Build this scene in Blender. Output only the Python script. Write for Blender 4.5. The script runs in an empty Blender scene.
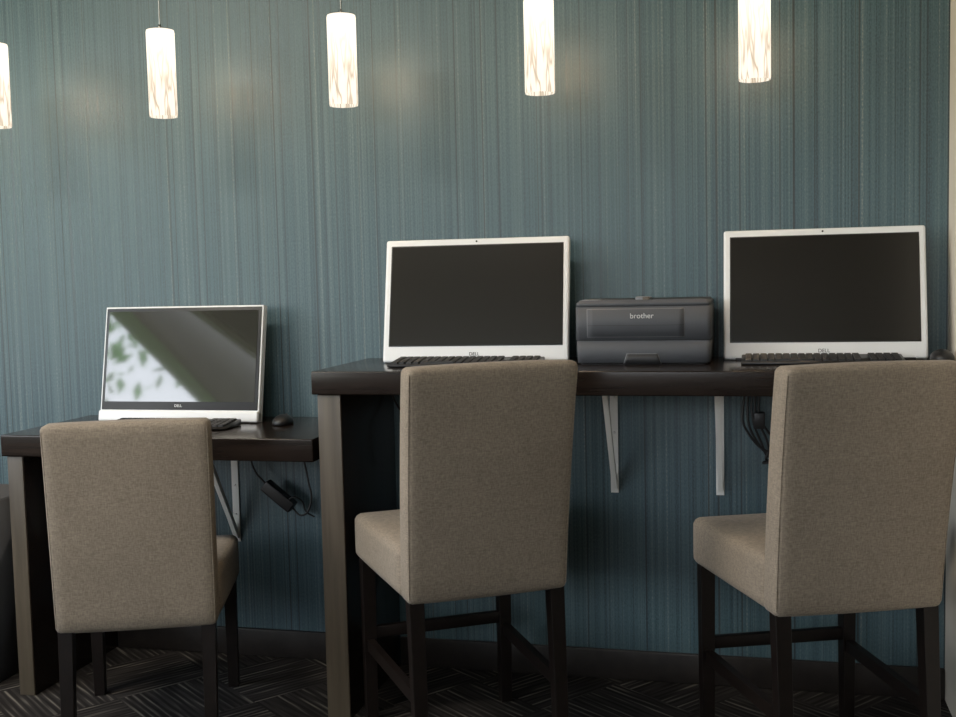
import bpy, bmesh, math, random
from mathutils import Matrix, Vector, Euler
random.seed(7)
S=bpy.context.scene
COL=bpy.context.collection
try:
    S.view_settings.view_transform='Standard'
    S.view_settings.look='None'
except Exception as e: print(e)

# ---------------------------------------------------------------- materials
def newmat(name):
    m=bpy.data.materials.new(name); m.use_nodes=True
    nt=m.node_tree; b=nt.nodes['Principled BSDF']
    return m,nt,b
def pmat(name,col,rough=.5,metal=0,spec=.5,coat=0,bump=0,bscale=200,var=0,vscale=30):
    m,nt,b=newmat(name)
    b.inputs['Base Color'].default_value=(*col,1)
    b.inputs['Roughness'].default_value=rough
    b.inputs['Metallic'].default_value=metal
    b.inputs['Specular IOR Level'].default_value=spec
    b.inputs['Coat Weight'].default_value=coat
    b.inputs['Coat Roughness'].default_value=.04
    tc=nt.nodes.new('ShaderNodeTexCoord')
    if bump:
        n=nt.nodes.new('ShaderNodeTexNoise'); n.inputs['Scale'].default_value=bscale
        nt.links.new(tc.outputs['Object'],n.inputs['Vector'])
        bp=nt.nodes.new('ShaderNodeBump'); bp.inputs['Strength'].default_value=bump; bp.inputs['Distance'].default_value=.002
        nt.links.new(n.outputs['Fac'],bp.inputs['Height']); nt.links.new(bp.outputs['Normal'],b.inputs['Normal'])
    if var:
        n=nt.nodes.new('ShaderNodeTexNoise'); n.inputs['Scale'].default_value=vscale; n.inputs['Detail'].default_value=4
        nt.links.new(tc.outputs['Object'],n.inputs['Vector'])
        r=nt.nodes.new('ShaderNodeValToRGB')
        r.color_ramp.elements[0].position=.3; r.color_ramp.elements[1].position=.7
        r.color_ramp.elements[0].color=(*[c*(1-var) for c in col],1)
        r.color_ramp.elements[1].color=(*[min(1,c*(1+var)) for c in col],1)
        nt.links.new(n.outputs['Fac'],r.inputs['Fac']); nt.links.new(r.outputs['Color'],b.inputs['Base Color'])
    return m
class NB:
    def __init__(s,nt): s.nt=nt
    def n(s,t,**k):
        x=s.nt.nodes.new(t)
        for a,v in k.items():
            if hasattr(x,a): setattr(x,a,v)
            else: x.inputs[a.replace('_',' ')].default_value=v
        return x
    def l(s,a,b): s.nt.links.new(a,b)
    def math(s,op,a,b=None):
        x=s.nt.nodes.new('ShaderNodeMath'); x.operation=op
        for i,v in enumerate((a,b)):
            if v is None: continue
            if isinstance(v,(int,float)): x.inputs[i].default_value=v
            else: s.l(v,x.inputs[i])
        return x.outputs[0]
    def noise(s,vec,scale,detail=2,mp=None):
        if mp:
            m=s.nt.nodes.new('ShaderNodeMapping'); m.inputs['Scale'].default_value=mp; s.l(vec,m.inputs['Vector']); vec=m.outputs[0]
        x=s.nt.nodes.new('ShaderNodeTexNoise'); x.inputs['Scale'].default_value=scale; x.inputs['Detail'].default_value=detail
        s.l(vec,x.inputs['Vector']); return x.outputs['Fac']
    def ramp(s,fac,stops):
        r=s.nt.nodes.new('ShaderNodeValToRGB'); e=r.color_ramp.elements
        e[0].position,e[0].color=stops[0][0],(*stops[0][1],1); e[1].position,e[1].color=stops[-1][0],(*stops[-1][1],1)
        for p,c in stops[1:-1]:
            q=e.new(p); q.color=(*c,1)
        s.l(fac,r.inputs['Fac']); return r.outputs['Color']
    def mix(s,fac,a,b,bt='MIX'):
        x=s.nt.nodes.new('ShaderNodeMix'); x.data_type='RGBA'; x.blend_type=bt
        for sock,v in ((x.inputs[0],fac),(x.inputs[6],a),(x.inputs[7],b)):
            if isinstance(v,(int,float)): sock.default_value=v
            elif isinstance(v,tuple): sock.default_value=(*v,1)
            else: s.l(v,sock)
        return x.outputs[2]

def wallpaper():
    m,nt,b=newmat('wallpaper_teal'); B=NB(nt)
    tc=B.n('ShaderNodeTexCoord').outputs['Object']
    f1=B.noise(tc,1,3,(70,1,.07)); f2=B.noise(tc,1,2,(210,1,.5)); f3=B.noise(tc,1,1,(320,1,150)); f4=B.noise(tc,1,2,(18,1,.05))
    a=B.math('MULTIPLY',f1,.34); a=B.math('ADD',a,B.math('MULTIPLY',f2,.36)); a=B.math('ADD',a,B.math('MULTIPLY',f3,.22)); a=B.math('ADD',a,B.math('MULTIPLY',f4,.08))
    c=B.ramp(a,[(.38,(.010,.032,.044)),(.48,(.038,.092,.115)),(.58,(.092,.150,.168)),(.67,(.29,.305,.28))])
    ln=B.noise(tc,1,1,(115,1,.04)); dk=B.ramp(ln,[(.34,(.28,.28,.28)),(.42,(1,1,1))])
    c=B.mix(1.0,c,dk,'MULTIPLY')
    B.l(c,b.inputs['Base Color']); b.inputs['Specular IOR Level'].default_value=.95
    sv=B.ramp(a,[(.40,(.40,.40,.40)),(.62,(.60,.60,.60))]); B.l(sv,b.inputs['Roughness'])
    bp=B.n('ShaderNodeBump'); bp.inputs['Strength'].default_value=.55; bp.inputs['Distance'].default_value=.002
    B.l(a,bp.inputs['Height']); B.l(bp.outputs[0],b.inputs['Normal'])
    return m
def carpet():
    m,nt,b=newmat('carpet_tile'); B=NB(nt)
    tc=B.n('ShaderNodeTexCoord').outputs['Object']
    mp=B.n('ShaderNodeMapping'); mp.inputs['Rotation'].default_value=(0,0,math.radians(38)); B.l(tc,mp.inputs['Vector'])
    sp=B.n('ShaderNodeSeparateXYZ'); B.l(mp.outputs[0],sp.inputs[0])
    x,y=sp.outputs[0],sp.outputs[1]
    ck=B.n('ShaderNodeTexChecker'); ck.inputs['Scale'].default_value=3.6; B.l(mp.outputs[0],ck.inputs['Vector'])
    ck.inputs['Color1'].default_value=(1,1,1,1); ck.inputs['Color2'].default_value=(0,0,0,1)
    wx=B.math('SINE',B.math('MULTIPLY',x,330)); wy=B.math('SINE',B.math('MULTIPLY',y,330))
    nx=B.noise(mp.outputs[0],1,1,(90,5,1)); ny=B.noise(mp.outputs[0],1,1,(5,90,1))
    sx=B.math('ADD',B.math('MULTIPLY',wx,.12),nx); sy=B.math('ADD',B.math('MULTIPLY',wy,.12),ny)
    st=B.mix(ck.outputs['Fac'],sx,sy)
    c=B.ramp(st,[(.36,(.020,.017,.016)),(.62,(.042,.037,.034)),(.82,(.18,.16,.135))])
    B.l(c,b.inputs['Base Color']); b.inputs['Roughness'].default_value=.95; b.inputs['Specular IOR Level'].default_value=.1
    bp=B.n('ShaderNodeBump'); bp.inputs['Strength'].default_value=.5; bp.inputs['Distance'].default_value=.003
    B.l(st,bp.inputs['Height']); B.l(bp.outputs[0],b.inputs['Normal'])
    return m
def fabric(name,col):
    m,nt,b=newmat(name); B=NB(nt)
    tc=B.n('ShaderNodeTexCoord').outputs['Object']
    h=B.noise(tc,1,2,(420,420,90)); v=B.noise(tc,1,2,(90,90,420)); g=B.noise(tc,6,3)
    a=B.math('ADD',B.math('MULTIPLY',h,.5),B.math('MULTIPLY',v,.5))
    c=B.ramp(a,[(.35,tuple(x*.62 for x in col)),(.65,tuple(x*1.3 for x in col))])
    c=B.mix(.35,c,B.ramp(g,[(.3,tuple(x*.8 for x in col)),(.7,tuple(x*1.15 for x in col))]))
    B.l(c,b.inputs['Base Color']); b.inputs['Roughness'].default_value=.9; b.inputs['Specular IOR Level'].default_value=.2
    b.inputs['Sheen Weight'].default_value=.10
    bp=B.n('ShaderNodeBump'); bp.inputs['Strength'].default_value=.5; bp.inputs['Distance'].default_value=.0015
    B.l(a,bp.inputs['Height']); B.l(bp.outputs[0],b.inputs['Normal'])
    return m
def espresso():
    m,nt,b=newmat('espresso_wood'); B=NB(nt)
    tc=B.n('ShaderNodeTexCoord').outputs['Object']
    g=B.noise(tc,1,4,(4,60,60))
    c=B.ramp(g,[(.3,(.010,.007,.006)),(.7,(.022,.015,.012))])
    B.l(c,b.inputs['Base Color']); b.inputs['Roughness'].default_value=.20; b.inputs['Specular IOR Level'].default_value=.4
    return m
def lit_edgewood():
    m,nt,b=newmat('panel_edge_lit'); B=NB(nt)
    tc=B.n('ShaderNodeTexCoord').outputs['Object']
    g=B.noise(tc,1,4,(50,50,3))
    c=B.ramp(g,[(.3,(.060,.046,.031)),(.7,(.105,.083,.058))])  # lighter brown carries the light falling on the panel fronts
    B.l(c,b.inputs['Base Color']); b.inputs['Roughness'].default_value=.4
    return m
def glow_glass():
    m=bpy.data.materials.new('pendant_glass'); m.use_nodes=True; nt=m.node_tree; B=NB(nt)
    nt.nodes.remove(nt.nodes['Principled BSDF']); out=nt.nodes['Material Output']
    tc=B.n('ShaderNodeTexCoord').outputs['Object']
    sp=B.n('ShaderNodeSeparateXYZ'); B.l(tc,sp.inputs[0])
    mp=B.n('ShaderNodeMapping'); mp.inputs['Scale'].default_value=(70,70,9); B.l(tc,mp.inputs['Vector'])
    st=B.noise(mp.outputs[0],1,1)
    line=B.math('SUBTRACT',1,B.math('MULTIPLY',B.math('ABSOLUTE',B.math('SUBTRACT',st,.5)),14))
    line=B.math('MAXIMUM',line,0)
    low=B.math('MULTIPLY',B.math('SUBTRACT',.22,sp.outputs[2]),6.0); low=B.math('MINIMUM',B.math('MAXIMUM',low,.0),1)
    k=B.math('MULTIPLY',line,low)
    c=B.mix(k,(1.0,.91,.76),(.93,.70,.48))
    s=B.math('SUBTRACT',1.55,B.math('MULTIPLY',k,.62))
    s=B.math('SUBTRACT',s,B.math('MULTIPLY',low,.25))
    em=B.n('ShaderNodeEmission'); B.l(c,em.inputs['Color']); B.l(s,em.inputs['Strength'])
    tr=B.n('ShaderNodeBsdfTransparent')
    mx=B.n('ShaderNodeMixShader'); mx.inputs[0].default_value=.18
    B.l(em.outputs[0],mx.inputs[1]); B.l(tr.outputs[0],mx.inputs[2]); B.l(mx.outputs[0],out.inputs['Surface'])
    return m

M=dict(
 wallp=wallpaper(), carpet=carpet(), fab=fabric('taupe_fabric',(.272,.224,.174)), esp=espresso(), edge=lit_edgewood(),
 glow=glow_glass(),
 paint=pmat('warm_white_paint',(.74,.68,.58),.8,bump=.1,bscale=90), wallgrey=pmat('room_paint',(.46,.44,.40),.85,bump=.1,bscale=90),
 ceil=pmat('ceiling_paint',(.42,.40,.37),.9,bump=.1), base=pmat('baseboard_dark',(.018,.014,.012),.45,var=.3),
 white=pmat('white_plastic',(.86,.87,.88),.35), metalw=pmat('white_enamel',(.95,.94,.90),.4),
 black=pmat('black_plastic',(.012,.012,.013),.4), key=pmat('key_plastic',(.02,.02,.021),.45),
 scr=pmat('glossy_screen',(.030,.029,.026),.04,spec=.9,coat=1), scrm=pmat('satin_screen',(.016,.014,.012),.22,spec=.55),
 legs=pmat('dark_leg_wood',(.009,.006,.005),.38,spec=.3,var=.3), prn=pmat('printer_charcoal',(.095,.100,.112),.6,spec=.25,bump=.15,bscale=900),
 prd=pmat('printer_dark',(.026,.027,.030),.5), prl=pmat('printer_trim',(.19,.195,.21),.45), lab=pmat('label_grey',(.75,.75,.75),.5),
 chrome=pmat('brushed_steel',(.5,.48,.44),.3,1), cream=pmat('window_frame_paint',(.7,.66,.58),.8), bin=pmat('bin_charcoal',(.06,.06,.062),.55),
 leaf=pmat('leaf_green',(.16,.34,.08),.7,var=.5), bark=pmat('bark',(.10,.07,.05),.9,var=.3), grass=pmat('grass',(.10,.17,.06),.95,var=.3),
)

# ---------------------------------------------------------------- mesh helpers
def empty(name,loc=(0,0,0),rz=0):
    e=bpy.data.objects.new(name,None); e.empty_display_size=.1; COL.objects.link(e)
    e.location=loc; e.rotation_euler=(0,0,rz); return e
def mkobj(name,bm,mat,parent=None,smooth=False,mats=None):
    me=bpy.data.meshes.new(name); bm.normal_update(); bm.to_mesh(me); bm.free()
    o=bpy.data.objects.new(name,me); COL.objects.link(o)
    for mm in (mats or [mat]): me.materials.append(mm)
    if parent: o.parent=parent
    if smooth:
        for p in me.polygons: p.use_smooth=True
        try:
            bpy.context.view_layer.objects.active=o; o.select_set(True)
            bpy.ops.object.shade_auto_smooth(angle=math.radians(40)); o.select_set(False)
        except Exception as e: print('as',e)
    return o
def addbox(bm,x0,x1,y0,y1,z0,z1,mi=0,bev=0,seg=2):
    r=bmesh.ops.create_cube(bm,size=1)
    vs=r['verts']
    for v in vs:
        v.co=Vector(((x0+x1)/2+v.co.x*(x1-x0),(y0+y1)/2+v.co.y*(y1-y0),(z0+z1)/2+v.co.z*(z1-z0)))
    fs=set(f for v in vs for f in v.link_faces)
    for f in fs: f.material_index=mi
    if bev:
        es=set(e for v in vs for e in v.link_edges)
        r=bmesh.ops.bevel(bm,geom=list(es),offset=bev,segments=seg,profile=.6,affect='EDGES')
        for f in r['faces']: f.material_index=mi
def box(name,x0,x1,y0,y1,z0,z1,mat,parent=None,bev=0,seg=2,smooth=False):
    bm=bmesh.new(); addbox(bm,x0,x1,y0,y1,z0,z1,0,bev,seg)
    return mkobj(name,bm,mat,parent,smooth or bev>0)
def curve(name,pts,r,mat,parent=None):
    c=bpy.data.curves.new(name,'CURVE'); c.dimensions='3D'; c.bevel_depth=r; c.bevel_resolution=3
    s=c.splines.new('BEZIER'); s.bezier_points.add(len(pts)-1)
    for b,p in zip(s.bezier_points,pts):
        b.co=p; b.handle_left_type=b.handle_right_type='AUTO'
    c.materials.append(mat)
    o=bpy.data.objects.new(name,c); COL.objects.link(o)
    if parent: o.parent=parent
    return o
def text(name,s,size,loc,rot,mat,parent):
    c=bpy.data.curves.new(name,'FONT'); c.body=s; c.size=size; c.align_x='CENTER'; c.align_y='CENTER'; c.extrude=.0003
    c.materials.append(mat); o=bpy.data.objects.new(name,c); COL.objects.link(o)
    o.location=loc; o.rotation_euler=rot; o.parent=parent; return o
def prism(bm,poly,axis,a,b,mi=0):
    def P(p,t):
        return {'x':(t,p[0],p[1]),'y':(p[0],t,p[1]),'z':(p[0],p[1],t)}[axis]
    A=[bm.verts.new(P(p,a)) for p in poly]; Bv=[bm.verts.new(P(p,b)) for p in poly]
    fs=[bm.faces.new(A),bm.faces.new(Bv[::-1])]
    n=len(poly)
    for i in range(n): fs.append(bm.faces.new((A[i],Bv[i],Bv[(i+1)%n],A[(i+1)%n])))
    for f in fs: f.material_index=mi
    bmesh.ops.recalc_face_normals(bm,faces=bm.faces[:])

# ---------------------------------------------------------------- room shell
XR=.475; XL=-3.6; YB=-6.0; H=2.7
WL=(-5.2,-1.0,.80,2.42); WB=(-2.9,.0,1.3,2.38)
def wall_with_hole(name,axis,pos,th,a0,a1,h0,h1,z0,z1,mat):
    bm=bmesh.new()
    def bx(a,b,c,d):
        if axis=='x': addbox(bm,pos-th,pos,a,b,c,d)
        else: addbox(bm,a,b,pos-th,pos,c,d)
    bx(a0,h0,0,H); bx(h1,a1,0,H); bx(h0,h1,0,z0); bx(h0,h1,z1,H)
    return mkobj(name,bm,mat)
box('wall_front',XL,2.6,0,.1,0,H,M['wallp'])
wall_with_hole('wall_left','x',XL,.12,YB,0,*WL,M['wallgrey'])
wall_with_hole('wall_back','y',YB,.12,XL,2.6,*WB,M['wallgrey'])
box('wall_right',2.6,2.7,YB,-.95,0,H,M['wallgrey'])
box('wall_return',XR,2.7,-.95,-.001,0,H,M['paint'])
box('floor',XL,2.6,YB,0,-.1,0,M['carpet'])
box('ceiling',XL,2.7,YB,.1,H,H+.1,M['ceil'])
box('baseboard_front',-3.59,-2.045,-.014,-.001,.001,.085,M['base'],bev=.003)
box('baseboard_front.001',-1.975,-1.12,-.014,-.001,.001,.085,M['base'],bev=.003)
box('baseboard_front.002',-1.035,XR-.001,-.014,-.001,.001,.085,M['base'],bev=.003)
def window(name,axis,pos,h0,h1,z0,z1,n):
    e=empty(name); bm=bmesh.new(); t=.04
    def bx(a,b,c,d):
        if axis=='x': addbox(bm,pos-.09,pos-.03,a,b,c,d)
        else: addbox(bm,a,b,pos-.09,pos-.03,c,d)
    bx(h0,h1,z0,z0+t); bx(h0,h1,z1-t,z1)
    for i in range(n+1):
        a=h0+(h1-h0-t)*i/n; bx(a,a+t,z0+t,z1-t)
    mkobj('frame',bm,M['cream'],e)
window('window_1','x',XL,*WL,1)
window('fill_window','y',YB,*WB,3)  # unseen back window, added to light the chair backs
# unseen sloping boards, added to put a diagonal into the left screen's reflection
bm=bmesh.new()
prism(bm,[(-.9,2.72),(-5.6,1.86),(-5.6,2.75),(-.9,2.80)],'x',-3.98,-3.90)
prism(bm,[(-.9,2.66),(-5.6,1.80),(-5.6,1.87),(-.9,2.73)],'x',-4.02,-3.86)
mkobj('reflection_slope',bm,M['cream'])

# ---------------------------------------------------------------- outside: ground + trees
box('ground_outside',-30,-3.8,-30,10,-.3,-.2,M['grass'])
def tree(loc,h,r,seed,n=230):
    rnd=random.Random(seed); e=empty('garden_tree',loc)
    bm=bmesh.new()
    def limb(p,q,r0,r1):
        d=(q-p); L=d.length; rot=d.to_track_quat('Z','Y').to_matrix().to_4x4()
        bmesh.ops.create_cone(bm,cap_ends=True,segments=8,radius1=r0,radius2=r1,depth=L,matrix=Matrix.Translation((p+q)/2)@rot)
    top=Vector((0,0,h*.5)); limb(Vector((0,0,0)),top,.10,.06)
    tips=[]
    for i in range(9):
        a=i*2.4; q=top+Vector((math.cos(a)*r*.7,math.sin(a)*r*.7,h*.08+rnd.random()*h*.35)); limb(top,q,.04,.012); tips.append(q)
    mkobj('trunk',bm,M['bark'],e)
    bm=bmesh.new()
    for i in range(n*4):
        c=tips[i%9]; p=c+Vector([rnd.gauss(0,r*.28) for _ in range(3)])
        s=.05+rnd.random()*.07
        mt=Matrix.Translation(p)@Euler([rnd.random()*6 for _ in range(3)]).to_matrix().to_4x4()
        vs=[bm.verts.new(mt@Vector(q)) for q in ((-s,0,0),(0,-s*.45,0),(s,0,0),(0,s*.45,0))]
        bm.faces.new(vs)
    mkobj('foliage',bm,M['leaf'],e)
tree((-7.9,-7.1,-.2),5.9,1.5,3)

# ---------------------------------------------------------------- desks
W=.441; ZL=.74; ZT=.915
def desk(name,x0,x1,zt,panel_w):
    e=empty(name)
    box('top',x0,x1,-W,-.002,zt-.06,zt,M['esp'],e,bev=.004,seg=3)
    box('end_panel',x0+.012,x0+.012+panel_w,-W+.012,-.002,.0,zt-.0605,M['esp'],e,bev=.002)
    box('end_panel_lit_edge',x0+.013,x0+.011+panel_w,-W+.008,-W+.0125,.0,zt-.062,M['edge'],e,bev=.001)  # thin strip with the light on the panel front painted in
    return e
desk('desk',-2.040,-1.1145,ZL,.05)
desk('bar_counter',-1.113,XR-.002,ZT,.064)

def bracket(x,zt,L=.27,D=.20):
    e=empty('shelf_bracket',(x,0,zt))
    bm=bmesh.new(); w=.011
    addbox(bm,-w,w,-.006,-.001,-L,-.001,0,.001); addbox(bm,-w,w,-D,-.006,-.006,-.001,0,.001)
    pts=[(-.004,-L+.01),(-.012,-L+.01),(-.05,-L+.075),(-D+.02,-.012),(-D+.02,-.006),(-D+.036,-.006),(-.04,-L+.085),(-.004,-L+.03)]
    prism(bm,pts,'x',-.007,.007)
    for z in (-.05,-.15,-.24):
        bmesh.ops.create_uvsphere(bm,u_segments=8,v_segments=6,radius=.004,matrix=Matrix.Translation((0,-.007,z)))
    mkobj('bracket_steel',bm,M['metalw'],e)
    return e
bracket(-1.553,ZL-.061,.325,.22); bracket(-.393,ZT-.061,.32,.22); bracket(-.104,ZT-.061,.32,.22)

# ---------------------------------------------------------------- chairs
def cushion(name,x0,x1,y0,y1,z0,z1,bev,puff,fn,mat,parent,n=14):
    bm=bmesh.new(); bmesh.ops.create_cube(bm,size=2)
    bmesh.ops.subdivide_edges(bm,edges=bm.edges[:],cuts=n,use_grid_fill=True)
    hx,hy,hz=(x1-x0)/2,(y1-y0)/2,(z1-z0)/2; c=Vector(((x0+x1)/2,(y0+y1)/2,(z0+z1)/2))
    def warp(t,h):
        s=math.copysign(1,t); a=abs(t)
        k=bev*1.0/h
        return s*( (a/.8)*(1-k*1.2) if a<.8 else (1-k*1.2)+(a-.8)/.2*(k*1.2))
    for v in bm.verts:
        p=v.co; q=Vector((warp(p.x,hx)*hx,warp(p.y,hy)*hy,warp(p.z,hz)*hz))
        inner=Vector((max(-hx+bev,min(hx-bev,q.x)),max(-hy+bev,min(hy-bev,q.y)),max(-hz+bev,min(hz-bev,q.z))))
        d=q-inner
        if d.length>1e-9:
            m=max(abs(d.x),abs(d.y),abs(d.z)); q=inner+d.normalized()*min(m if m>0 else 0,bev)
        ux,uy,uz=q.x/hx,q.y/hy,q.z/hz
        q+=Vector((math.copysign(puff[0],ux)*(1-uy*uy)*(1-uz*uz)*abs(ux)**4,
                   math.copysign(puff[1],uy)*(1-ux*ux)*(1-uz*uz)*abs(uy)**4,
                   math.copysign(puff[2],uz)*(1-ux*ux)*(1-uy*uy)*abs(uz)**4))
        v.co=fn(q+c)
    return mkobj(name,bm,mat,parent,True)
def chair(name,loc,yaw,wb,wt,dep,z0,zs,ztop,rec,flare,tall):
    e=empty(name,loc,yaw)
    def bk(p):
        t=(p.z-z0)/(ztop-z0); s=1+(wt/wb-1)*t
        return Vector((p.x*s,p.y-rec*t*t*.4-rec*t*.6,p.z))
    def fl(p): return Vector((p.x*(1+flare*(p.y/dep)),p.y,p.z))
    cushion('back',-wb/2,wb/2,0,.072,z0,ztop,.014,(.002,.006,.004),bk,M['fab'],e)
    cushion('seat',-wb/2-.002,wb/2+.002,.05,dep,z0+.003,zs,.018,(.003,.005,.006),fl,M['fab'],e)
    for sx in (-1,1):
        pts=[]
        for i in range(7):
            z=z0+.015+(ztop-z0-.03)*i/6; q=bk(Vector((sx*(wb/2-.004),.004,z))); pts.append(q)
        curve('back_seam_%d'%(1 if sx<0 else 2),pts,.0016,M['fab'],e)
    k=0
    for sx in (-1,1):
        for yy,back in ((.026,True),(dep-.032,False)):
            k+=1; bm=bmesh.new(); x=sx*(wb/2-.022)*(1 if back else 1+flare)
            t0,t1=.0175,.0145
            dy=-.03 if (back) else 0.0
            A=[bm.verts.new((x+a*t0,yy+b*t0,z0+.004)) for a,b in ((-1,-1),(1,-1),(1,1),(-1,1))]
            Bv=[bm.verts.new((x+a*t1,yy+b*t1+dy,0)) for a,b in ((-1,-1),(1,-1),(1,1),(-1,1))]
            bm.faces.new(A); bm.faces.new(Bv[::-1])
            for i in range(4): bm.faces.new((A[i],Bv[i],Bv[(i+1)%4],A[(i+1)%4]))
            bmesh.ops.recalc_face_normals(bm,faces=bm.faces[:])
            bmesh.ops.bevel(bm,geom=bm.edges[:],offset=.0012,segments=1,affect='EDGES')
            mkobj('leg_%d'%k,bm,M['legs'],e)
    if tall:
        x=wb/2-.022; xf=x*(1+flare)
        for i,sx in enumerate((-1,1)):
            bm=bmesh.new()
            prism(bm,[(sx*x-.009,.012),(sx*x+.009,.012),(sx*xf+.009,dep-.04),(sx*xf-.009,dep-.04)],'z',.19,.22)
            mkobj('side_stretcher_%d'%(i+1),bm,M['legs'],e)
        box('front_stretcher',-xf,xf,dep-.043,dep-.023,.22,.25,M['legs'],e,bev=.002)
    return e
chair('dining_chair',(-1.477,-.715,0),math.radians(21),.385,.392,.455,.305,.432,.82,.04,.08,False)
chair('bar_chair',(-.592,-.697,0),math.radians(32),.380,.393,.475,.425,.545,.958,.08,.10,True)
chair('bar_chair',(.204,-.683,0),math.radians(22),.374,.388,.465,.425,.545,.955,.08,.11,True)

# ---------------------------------------------------------------- all-in-one computers
def computer(loc,yaw,w,h,rec,style):
    e=empty('desktop_computer',loc,yaw)
    r=bpy.data.objects.new('tilt_pivot',None); r.empty_display_size=.05; COL.objects.link(r); r.parent=e; r.rotation_euler=(-rec,0,0)
    box('housing',-w/2,w/2,0,.026,.003,h,M['white'],r,bev=.008 if style=='white' else .003,seg=4)
    box('rear_housing',-w/2+.04,w/2-.04,.026,.05,.03,h-.05,M['white'],r,bev=.01,seg=3)
    if style=='black':
        box('bezel',-w/2+.005,w/2-.005,-.002,.004,.036,h-.005,M['black'],r,bev=.001)
        box('screen',-w/2+.015,w/2-.015,-.0035,-.001,.060,h-.015,M['scr'],r)
        text('badge','DELL',.011,(0,-.0025,.048),(math.pi/2,0,0),M['lab'],r)
        box('foot_bar',-w/2,w/2,-.010,.02,.001,.034,M['white'],r,bev=.006,seg=3)
    else:
        box('bezel_trim',-w/2+.016,w/2-.016,-.0012,.004,.046,h-.018,M['black'],r,bev=.001)
        box('screen',-w/2+.019,w/2-.019,-.0022,.0,.049,h-.021,M['scrm'],r)
        text('badge','DELL',.013,(0,-.0006,.024),(math.pi/2,0,0),M['key'],r)
        bm=bmesh.new(); bmesh.ops.create_cone(bm,cap_ends=True,segments=16,radius1=.0025,radius2=.0025,depth=.002,matrix=Matrix.Translation((0,-.0005,h-.009))@Matrix.Rotation(math.pi/2,4,'X'))
        mkobj('webcam',bm,M['black'],r)
    for i,x in enumerate((-w/2+.06,w/2-.06)): box('foot_%d'%(i+1),x-.03,x+.03,-.004,.02,0,.006,M['black'],e,bev=.001)
    bm=bmesh.new(); c,s=math.cos(rec),math.sin(rec); za=h*.42
    ya=.05*c+za*s; zz=za*c
    prism(bm,[(ya,zz),(ya+.006,zz-.004),(ya+.018,.0),(ya+.012,.0)],'x',-.06,.06)
    mkobj('easel_leg',bm,M['white'],e)
    return e
computer((-1.657,-.150,ZL),math.radians(0),.515,.345,math.radians(11),'black')
computer((-.746,-.185,ZT),math.radians(3),.512,.346,math.radians(13),'white')
computer((.161,-.135,ZT),math.radians(0),.500,.345,math.radians(12),'white')

def keyboard(loc,yaw,w=.385,d=.115):
    e=empty('keyboard',loc,yaw); bm=bmesh.new()
    prism(bm,[(-d/2,.001),(-d/2,.008),(d/2,.018),(d/2,.001)],'x',-w/2,w/2)
    bmesh.ops.bevel(bm,geom=bm.edges[:],offset=.0015,segments=2,affect='EDGES')
    mkobj('tray',bm,M['black'],e,True)
    bm=bmesh.new(); rows=6; cols=20; 
    for r in range(rows):
        y=-d/2+.010+(d-.018)*(r+.5)/rows
        zb=.008+.010*(y+d/2)/d
        for c in range(cols):
            x=-w/2+.008+(w-.016)*(c+.5)/cols
            if c in (15,): continue
            if r==0 and 3<c<9:
                if c==6: addbox(bm,x-.045,x+.045,y-.006,y+.006,zb-.002,zb+.005,0,.001,1)
                continue
            addbox(bm,x-.0078,x+.0078,y-.0066,y+.0066,zb-.002,zb+.005,0,.0012,1)
    mkobj('keys',bm,M['key'],e)
keyboard((-1.615,-.262,ZL),math.radians(2),.375); keyboard((-.745,-.272,ZT),math.radians(2),.40); keyboard((.150,-.225,ZT),0)
def mouse(loc,yaw):
    e=empty('computer_mouse',loc,yaw); bm=bmesh.new()
    bmesh.ops.create_uvsphere(bm,u_segments=24,v_segments=16,radius=1)
    for v in bm.verts:
        x,y,z=v.co; z=max(z,-.25); v.co=Vector((x*.028*(1-.12*y),y*.048,(z+.25)*.023*(1-.2*max(0,y))))
    mkobj('shell',bm,M['black'],e,True)
    box('wheel',-.003,.003,.018,.032,.018,.0265,M['key'],e,bev=.002)
mouse((-1.315,-.165,ZL+.0005),.1); mouse((.437,-.165,ZT+.0005),0)

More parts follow.
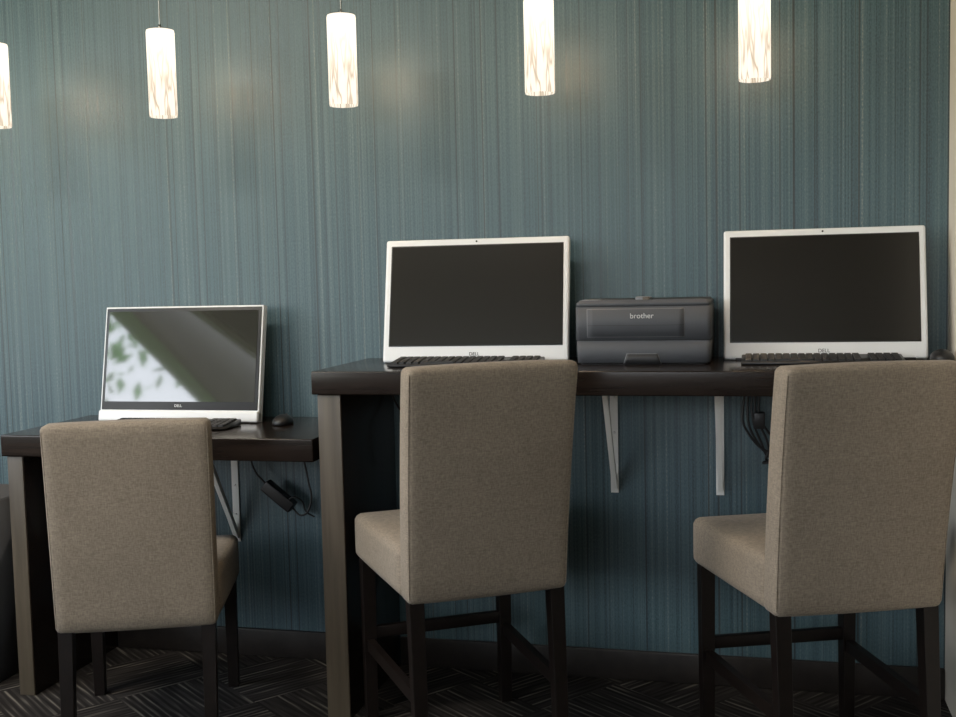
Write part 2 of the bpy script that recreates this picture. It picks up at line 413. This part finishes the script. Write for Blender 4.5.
# ---------------------------------------------------------------- printer
def printer(loc,w,d,h):
    e=empty('laser_printer',loc); BG=.006
    def plan(inset=0,bulge=BG,n=14,rc=.012):
        W2=w/2-inset; pts=[]
        yb=d/2-inset; yf=-d/2+inset
        pts+= [(W2,yb),(-W2,yb)]
        for i in range(5):
            a=math.pi+ (math.pi/2)*i/4; pts.append((-W2+rc+rc*math.cos(a),yf+rc+rc*math.sin(a)))
        for i in range(1,n):
            x=(-W2+rc)+(2*W2-2*rc)*i/n; pts.append((x,yf-bulge*(1-(x/(W2-rc))**2)))
        for i in range(5):
            a=1.5*math.pi+(math.pi/2)*i/4; pts.append((W2-rc+rc*math.cos(a),yf+rc+rc*math.sin(a)))
        return pts
    def layer(name,z0,z1,i0,i1,mat,bv=.003):
        bm=bmesh.new(); P0=plan(i0);P1=plan(i1)
        A=[bm.verts.new((x,y,z0)) for x,y in P0]; Bv=[bm.verts.new((x,y,z1)) for x,y in P1]
        bm.faces.new(A[::-1]); bm.faces.new(Bv); n=len(A)
        for i in range(n): bm.faces.new((A[i],A[(i+1)%n],Bv[(i+1)%n],Bv[i]))
        bmesh.ops.recalc_face_normals(bm,faces=bm.faces[:])
        top=[ed for ed in bm.edges if all(v.co.z>z1-1e-6 for v in ed.verts)]
        bmesh.ops.bevel(bm,geom=top,offset=bv,segments=3,affect='EDGES')
        return mkobj(name,bm,mat,e,True)
    layer('feet_base',0,.005,.010,.010,M['prd'])
    layer('paper_tray',.005,.062,.003,.001,M['prn'],.0015)
    layer('seam_lower',.0615,.0640,.004,.004,M['prd'],.0005)
    layer('body',.0635,.148,.0,.0,M['prn'],.0015)
    layer('seam_upper',.1475,.150,.004,.004,M['prd'],.0005)
    layer('lid',.1495,h-.003,.0005,.003,M['prn'],.005)
    def slab(name,xa,xb,z0,z1,off,mat,taper=0,th=.003):
        bm=bmesh.new(); n=16; yf=-d/2+.001; W2=w/2-.001; rc=.012; F=[];K=[]
        for i in range(n+1):
            x=xa+(xb-xa)*i/n; y=yf-BG*(1-(x/(W2-rc))**2)-off
            F.append((bm.verts.new((x,y,z0)),bm.verts.new((x*(1-taper),y,z1)))); K.append((bm.verts.new((x,y+th,z0)),bm.verts.new((x*(1-taper),y+th,z1))))
        for i in range(n):
            bm.faces.new((F[i][0],F[i+1][0],F[i+1][1],F[i][1])); bm.faces.new((K[i][0],K[i][1],K[i+1][1],K[i+1][0]))
            bm.faces.new((F[i][0],K[i][0],K[i+1][0],F[i+1][0])); bm.faces.new((F[i][1],F[i+1][1],K[i+1][1],K[i][1]))
        for i in (0,n): bm.faces.new((F[i][0],F[i][1],K[i][1],K[i][0]))
        bmesh.ops.recalc_face_normals(bm,faces=bm.faces[:])
        return mkobj(name,bm,mat,e,True)
    slab('cover_gap',-.142,.108,.0685,.1445,.0004,M['prd'])
    slab('cover_rim',-.140,.106,.0705,.143,.0012,M['prl'])
    slab('front_cover',-.1385,.1045,.072,.1415,.0016,M['prn'])
    slab('cover_fold',-.1385,.1045,.100,.1012,.0019,M['prd'])
    slab('tray_grip',-.048,.048,.003,.0290,.0004,M['prl'],.18)
    slab('tray_grip_recess',-.0465,.0465,.003,.0275,.0007,M['prd'],.18)
    text('badge','brother',.019,(0,-d/2-BG-.002,.124),(math.pi/2,0,0),M['lab'],e)
    box('output_bay',-.10,.10,-.06,.09,h-.010,h-.0025,M['prd'],e,bev=.002)
    box('control_panel',-.155,-.11,-.10,-.02,h-.008,h-.001,M['prl'],e,bev=.002)
    box('paper_stop',-.02,.02,-.085,-.055,h-.006,h+.005,M['prl'],e,bev=.003)
    box('status_button',.0,.018,-.10,-.088,h-.006,h+.004,M['edge'],e,bev=.002)
    return e
printer((-.286,-.145,ZT),.340,.235,.167)

# ---------------------------------------------------------------- pendants
for i in range(6):
    x=-2.135-.532+.532*i
    e=empty('pendant_lamp',(x,-.25,1.609))
    bm=bmesh.new(); R_=.0385; L=.236; n=40
    rings=[(R_*.97,0),(R_,.006),(R_,L-.006),(R_*.97,L)]
    vr=[[bm.verts.new((r*math.cos(2*math.pi*k/n),r*math.sin(2*math.pi*k/n),z)) for k in range(n)] for r,z in rings]
    for a,b_ in zip(vr,vr[1:]):
        for k in range(n): bm.faces.new((a[k],a[(k+1)%n],b_[(k+1)%n],b_[k]))
    mkobj('glass_shade',bm,M['glow'],e,True)
    bm=bmesh.new(); bmesh.ops.create_cone(bm,cap_ends=True,segments=32,radius1=R_*.93,radius2=R_*.9,depth=.006,matrix=Matrix.Translation((0,0,L-.001)))
    bmesh.ops.create_cone(bm,cap_ends=True,segments=16,radius1=.005,radius2=.003,depth=.014,matrix=Matrix.Translation((0,0,L+.009)))
    mkobj('cap',bm,M['chrome'],e,True)
    bm=bmesh.new(); bmesh.ops.create_cone(bm,cap_ends=True,segments=10,radius1=.0018,radius2=.0018,depth=H-.02-1.609-L-.014,matrix=Matrix.Translation((0,0,(H-.02-1.609+L+.014)/2)))
    mkobj('cord',bm,M['chrome'],e)
    bm=bmesh.new(); bmesh.ops.create_cone(bm,cap_ends=True,segments=32,radius1=.05,radius2=.05,depth=.02,matrix=Matrix.Translation((0,0,H-.0105-1.609)))
    mkobj('canopy',bm,M['chrome'],e,True)
    ld=bpy.data.lights.new('bulb','POINT'); ld.energy=6.0; ld.color=(1,.70,.42); ld.shadow_soft_size=.036
    lo=bpy.data.objects.new('bulb',ld); COL.objects.link(lo); lo.location=(0,0,.13); lo.parent=e

# ---------------------------------------------------------------- cables, adapter, bin
e=empty('power_adapter',(-1.385,-.06,.51))
a=box('brick',-.055,.055,-.016,.016,-.018,.018,M['black'],e,bev=.005,seg=3); a.rotation_euler=(0,math.radians(38),0)
curve('cable_1',[(-.042,0,.036),(-.075,0,.075),(-.09,.01,.12),(-.085,.03,.165)],.003,M['black'],e)
curve('cable_2',[(.04,0,-.034),(.075,-.005,-.055),(.10,.0,-.02),(.09,.01,.05),(.06,.02,.165)],.003,M['black'],e)
curve('cable_3',[(.03,-.01,-.022),(.05,-.015,.0),(.075,-.01,-.01),(.085,0,-.045),(.11,0,-.06)],.0025,M['black'],e)
e=empty('cable_bundle',(.02,-.04,ZT-.06))
for k in range(5):
    s=(k-2)*.010
    curve('cable_%d'%(k+1),[(-.03+s*.8,0,-.002),(-.04+s,-.01,-.06-.008*k),(-.015+s*2,-.015,-.13-.018*k),(.01-s,-.01,-.19-.008*k),(.045,.0,-.15-.01*k),(.055+s*.4,.0,-.05),(.05+s,.0,-.002)],.0034,M['black'],e)
box('plug',-.035,-.005,-.02,.01,-.13,-.085,M['black'],e,bev=.004)
e=empty('power_cable',(-1.0,-.05,ZT-.06))
curve('cable',[(-.03,0,-.002),(-.022,0,-.05),(.0,0,-.09),(.03,0,-.12),(.02,.02,-.25)],.003,M['black'],e)

e=empty('waste_bin',(-2.235,-.30,0))
bm=bmesh.new(); P=[(-.105,-.13),(.105,-.13),(.105,.13),(-.105,.13)]; HB=.545
A=[bm.verts.new((x*.85,y*.85,0)) for x,y in P];Bv=[bm.verts.new((x*1.3,y*1.1,HB)) for x,y in P];Ci=[bm.verts.new((x*1.22,y*1.02,HB)) for x,y in P];Di=[bm.verts.new((x*.8,y*.8,.02)) for x,y in P]
bm.faces.new(A[::-1]);bm.faces.new(Di)
for i in range(4):
    j=(i+1)%4; bm.faces.new((A[i],A[j],Bv[j],Bv[i])); bm.faces.new((Bv[i],Bv[j],Ci[j],Ci[i])); bm.faces.new((Ci[i],Ci[j],Di[j],Di[i]))
bmesh.ops.recalc_face_normals(bm,faces=bm.faces[:])
bmesh.ops.bevel(bm,geom=bm.edges[:],offset=.004,segments=2,affect='EDGES')
mkobj('bin_body',bm,M['bin'],e,True)

# ---------------------------------------------------------------- world, portals, added ceiling lamps
w=bpy.data.worlds.new('daylight'); S.world=w; w.use_nodes=True; nt=w.node_tree; B=NB(nt)
bg=nt.nodes['Background']; tc=B.n('ShaderNodeTexCoord'); sp=B.n('ShaderNodeSeparateXYZ'); B.l(tc.outputs['Generated'],sp.inputs[0])
c=B.ramp(sp.outputs[2],[(.0,(.35,.40,.30)),(.06,(.93,.95,.97)),(.6,(.70,.82,1.0))]); B.l(c,bg.inputs['Color']); bg.inputs['Strength'].default_value=7.3
def portal(name,loc,rot,sx,sy):
    l=bpy.data.lights.new(name,'AREA'); l.shape='RECTANGLE'; l.size=sx; l.size_y=sy; l.cycles.is_portal=True
    o=bpy.data.objects.new(name,l); COL.objects.link(o); o.location=loc; o.rotation_euler=rot
portal('window_portal',(XL-.13,(WL[0]+WL[1])/2,(WL[2]+WL[3])/2),(math.pi/2,0,-math.pi/2),WL[1]-WL[0],WL[3]-WL[2])
portal('window_portal.001',((WB[0]+WB[1])/2,YB-.13,(WB[2]+WB[3])/2),(math.pi/2,0,math.pi),WB[1]-WB[0],WB[3]-WB[2])
for k,x in enumerate((-2.3,-1.0)):
    e=empty('ceiling_fill',(x,-1.75,H))  # unseen lamps, added to light the wall from above
    box('fill_frame',-.46,.46,-.20,.20,-.028,-.001,M['cream'],e,bev=.004)
    l=bpy.data.lights.new('fill_lamp','AREA'); l.shape='RECTANGLE'; l.size=.84; l.size_y=.32; l.energy=(38,13)[k]; l.color=(1,.92,.80)
    o=bpy.data.objects.new('fill_lamp',l); COL.objects.link(o); o.location=(0,0,-.032); o.parent=e

# ---------------------------------------------------------------- camera
cd=bpy.data.cameras.new('camera'); cam=bpy.data.objects.new('camera',cd); COL.objects.link(cam)
cd.sensor_width=36; cd.sensor_fit='HORIZONTAL'; cd.lens=1125.77*36/956; cd.clip_start=.01
cam.matrix_world=Matrix.Translation((0,-3.1207,1.1556))@Matrix.Rotation(.2452,4,'Z')@Matrix.Rotation(math.pi/2-.0755,4,'X')@Matrix.Rotation(-.0231,4,'Z')
S.camera=cam
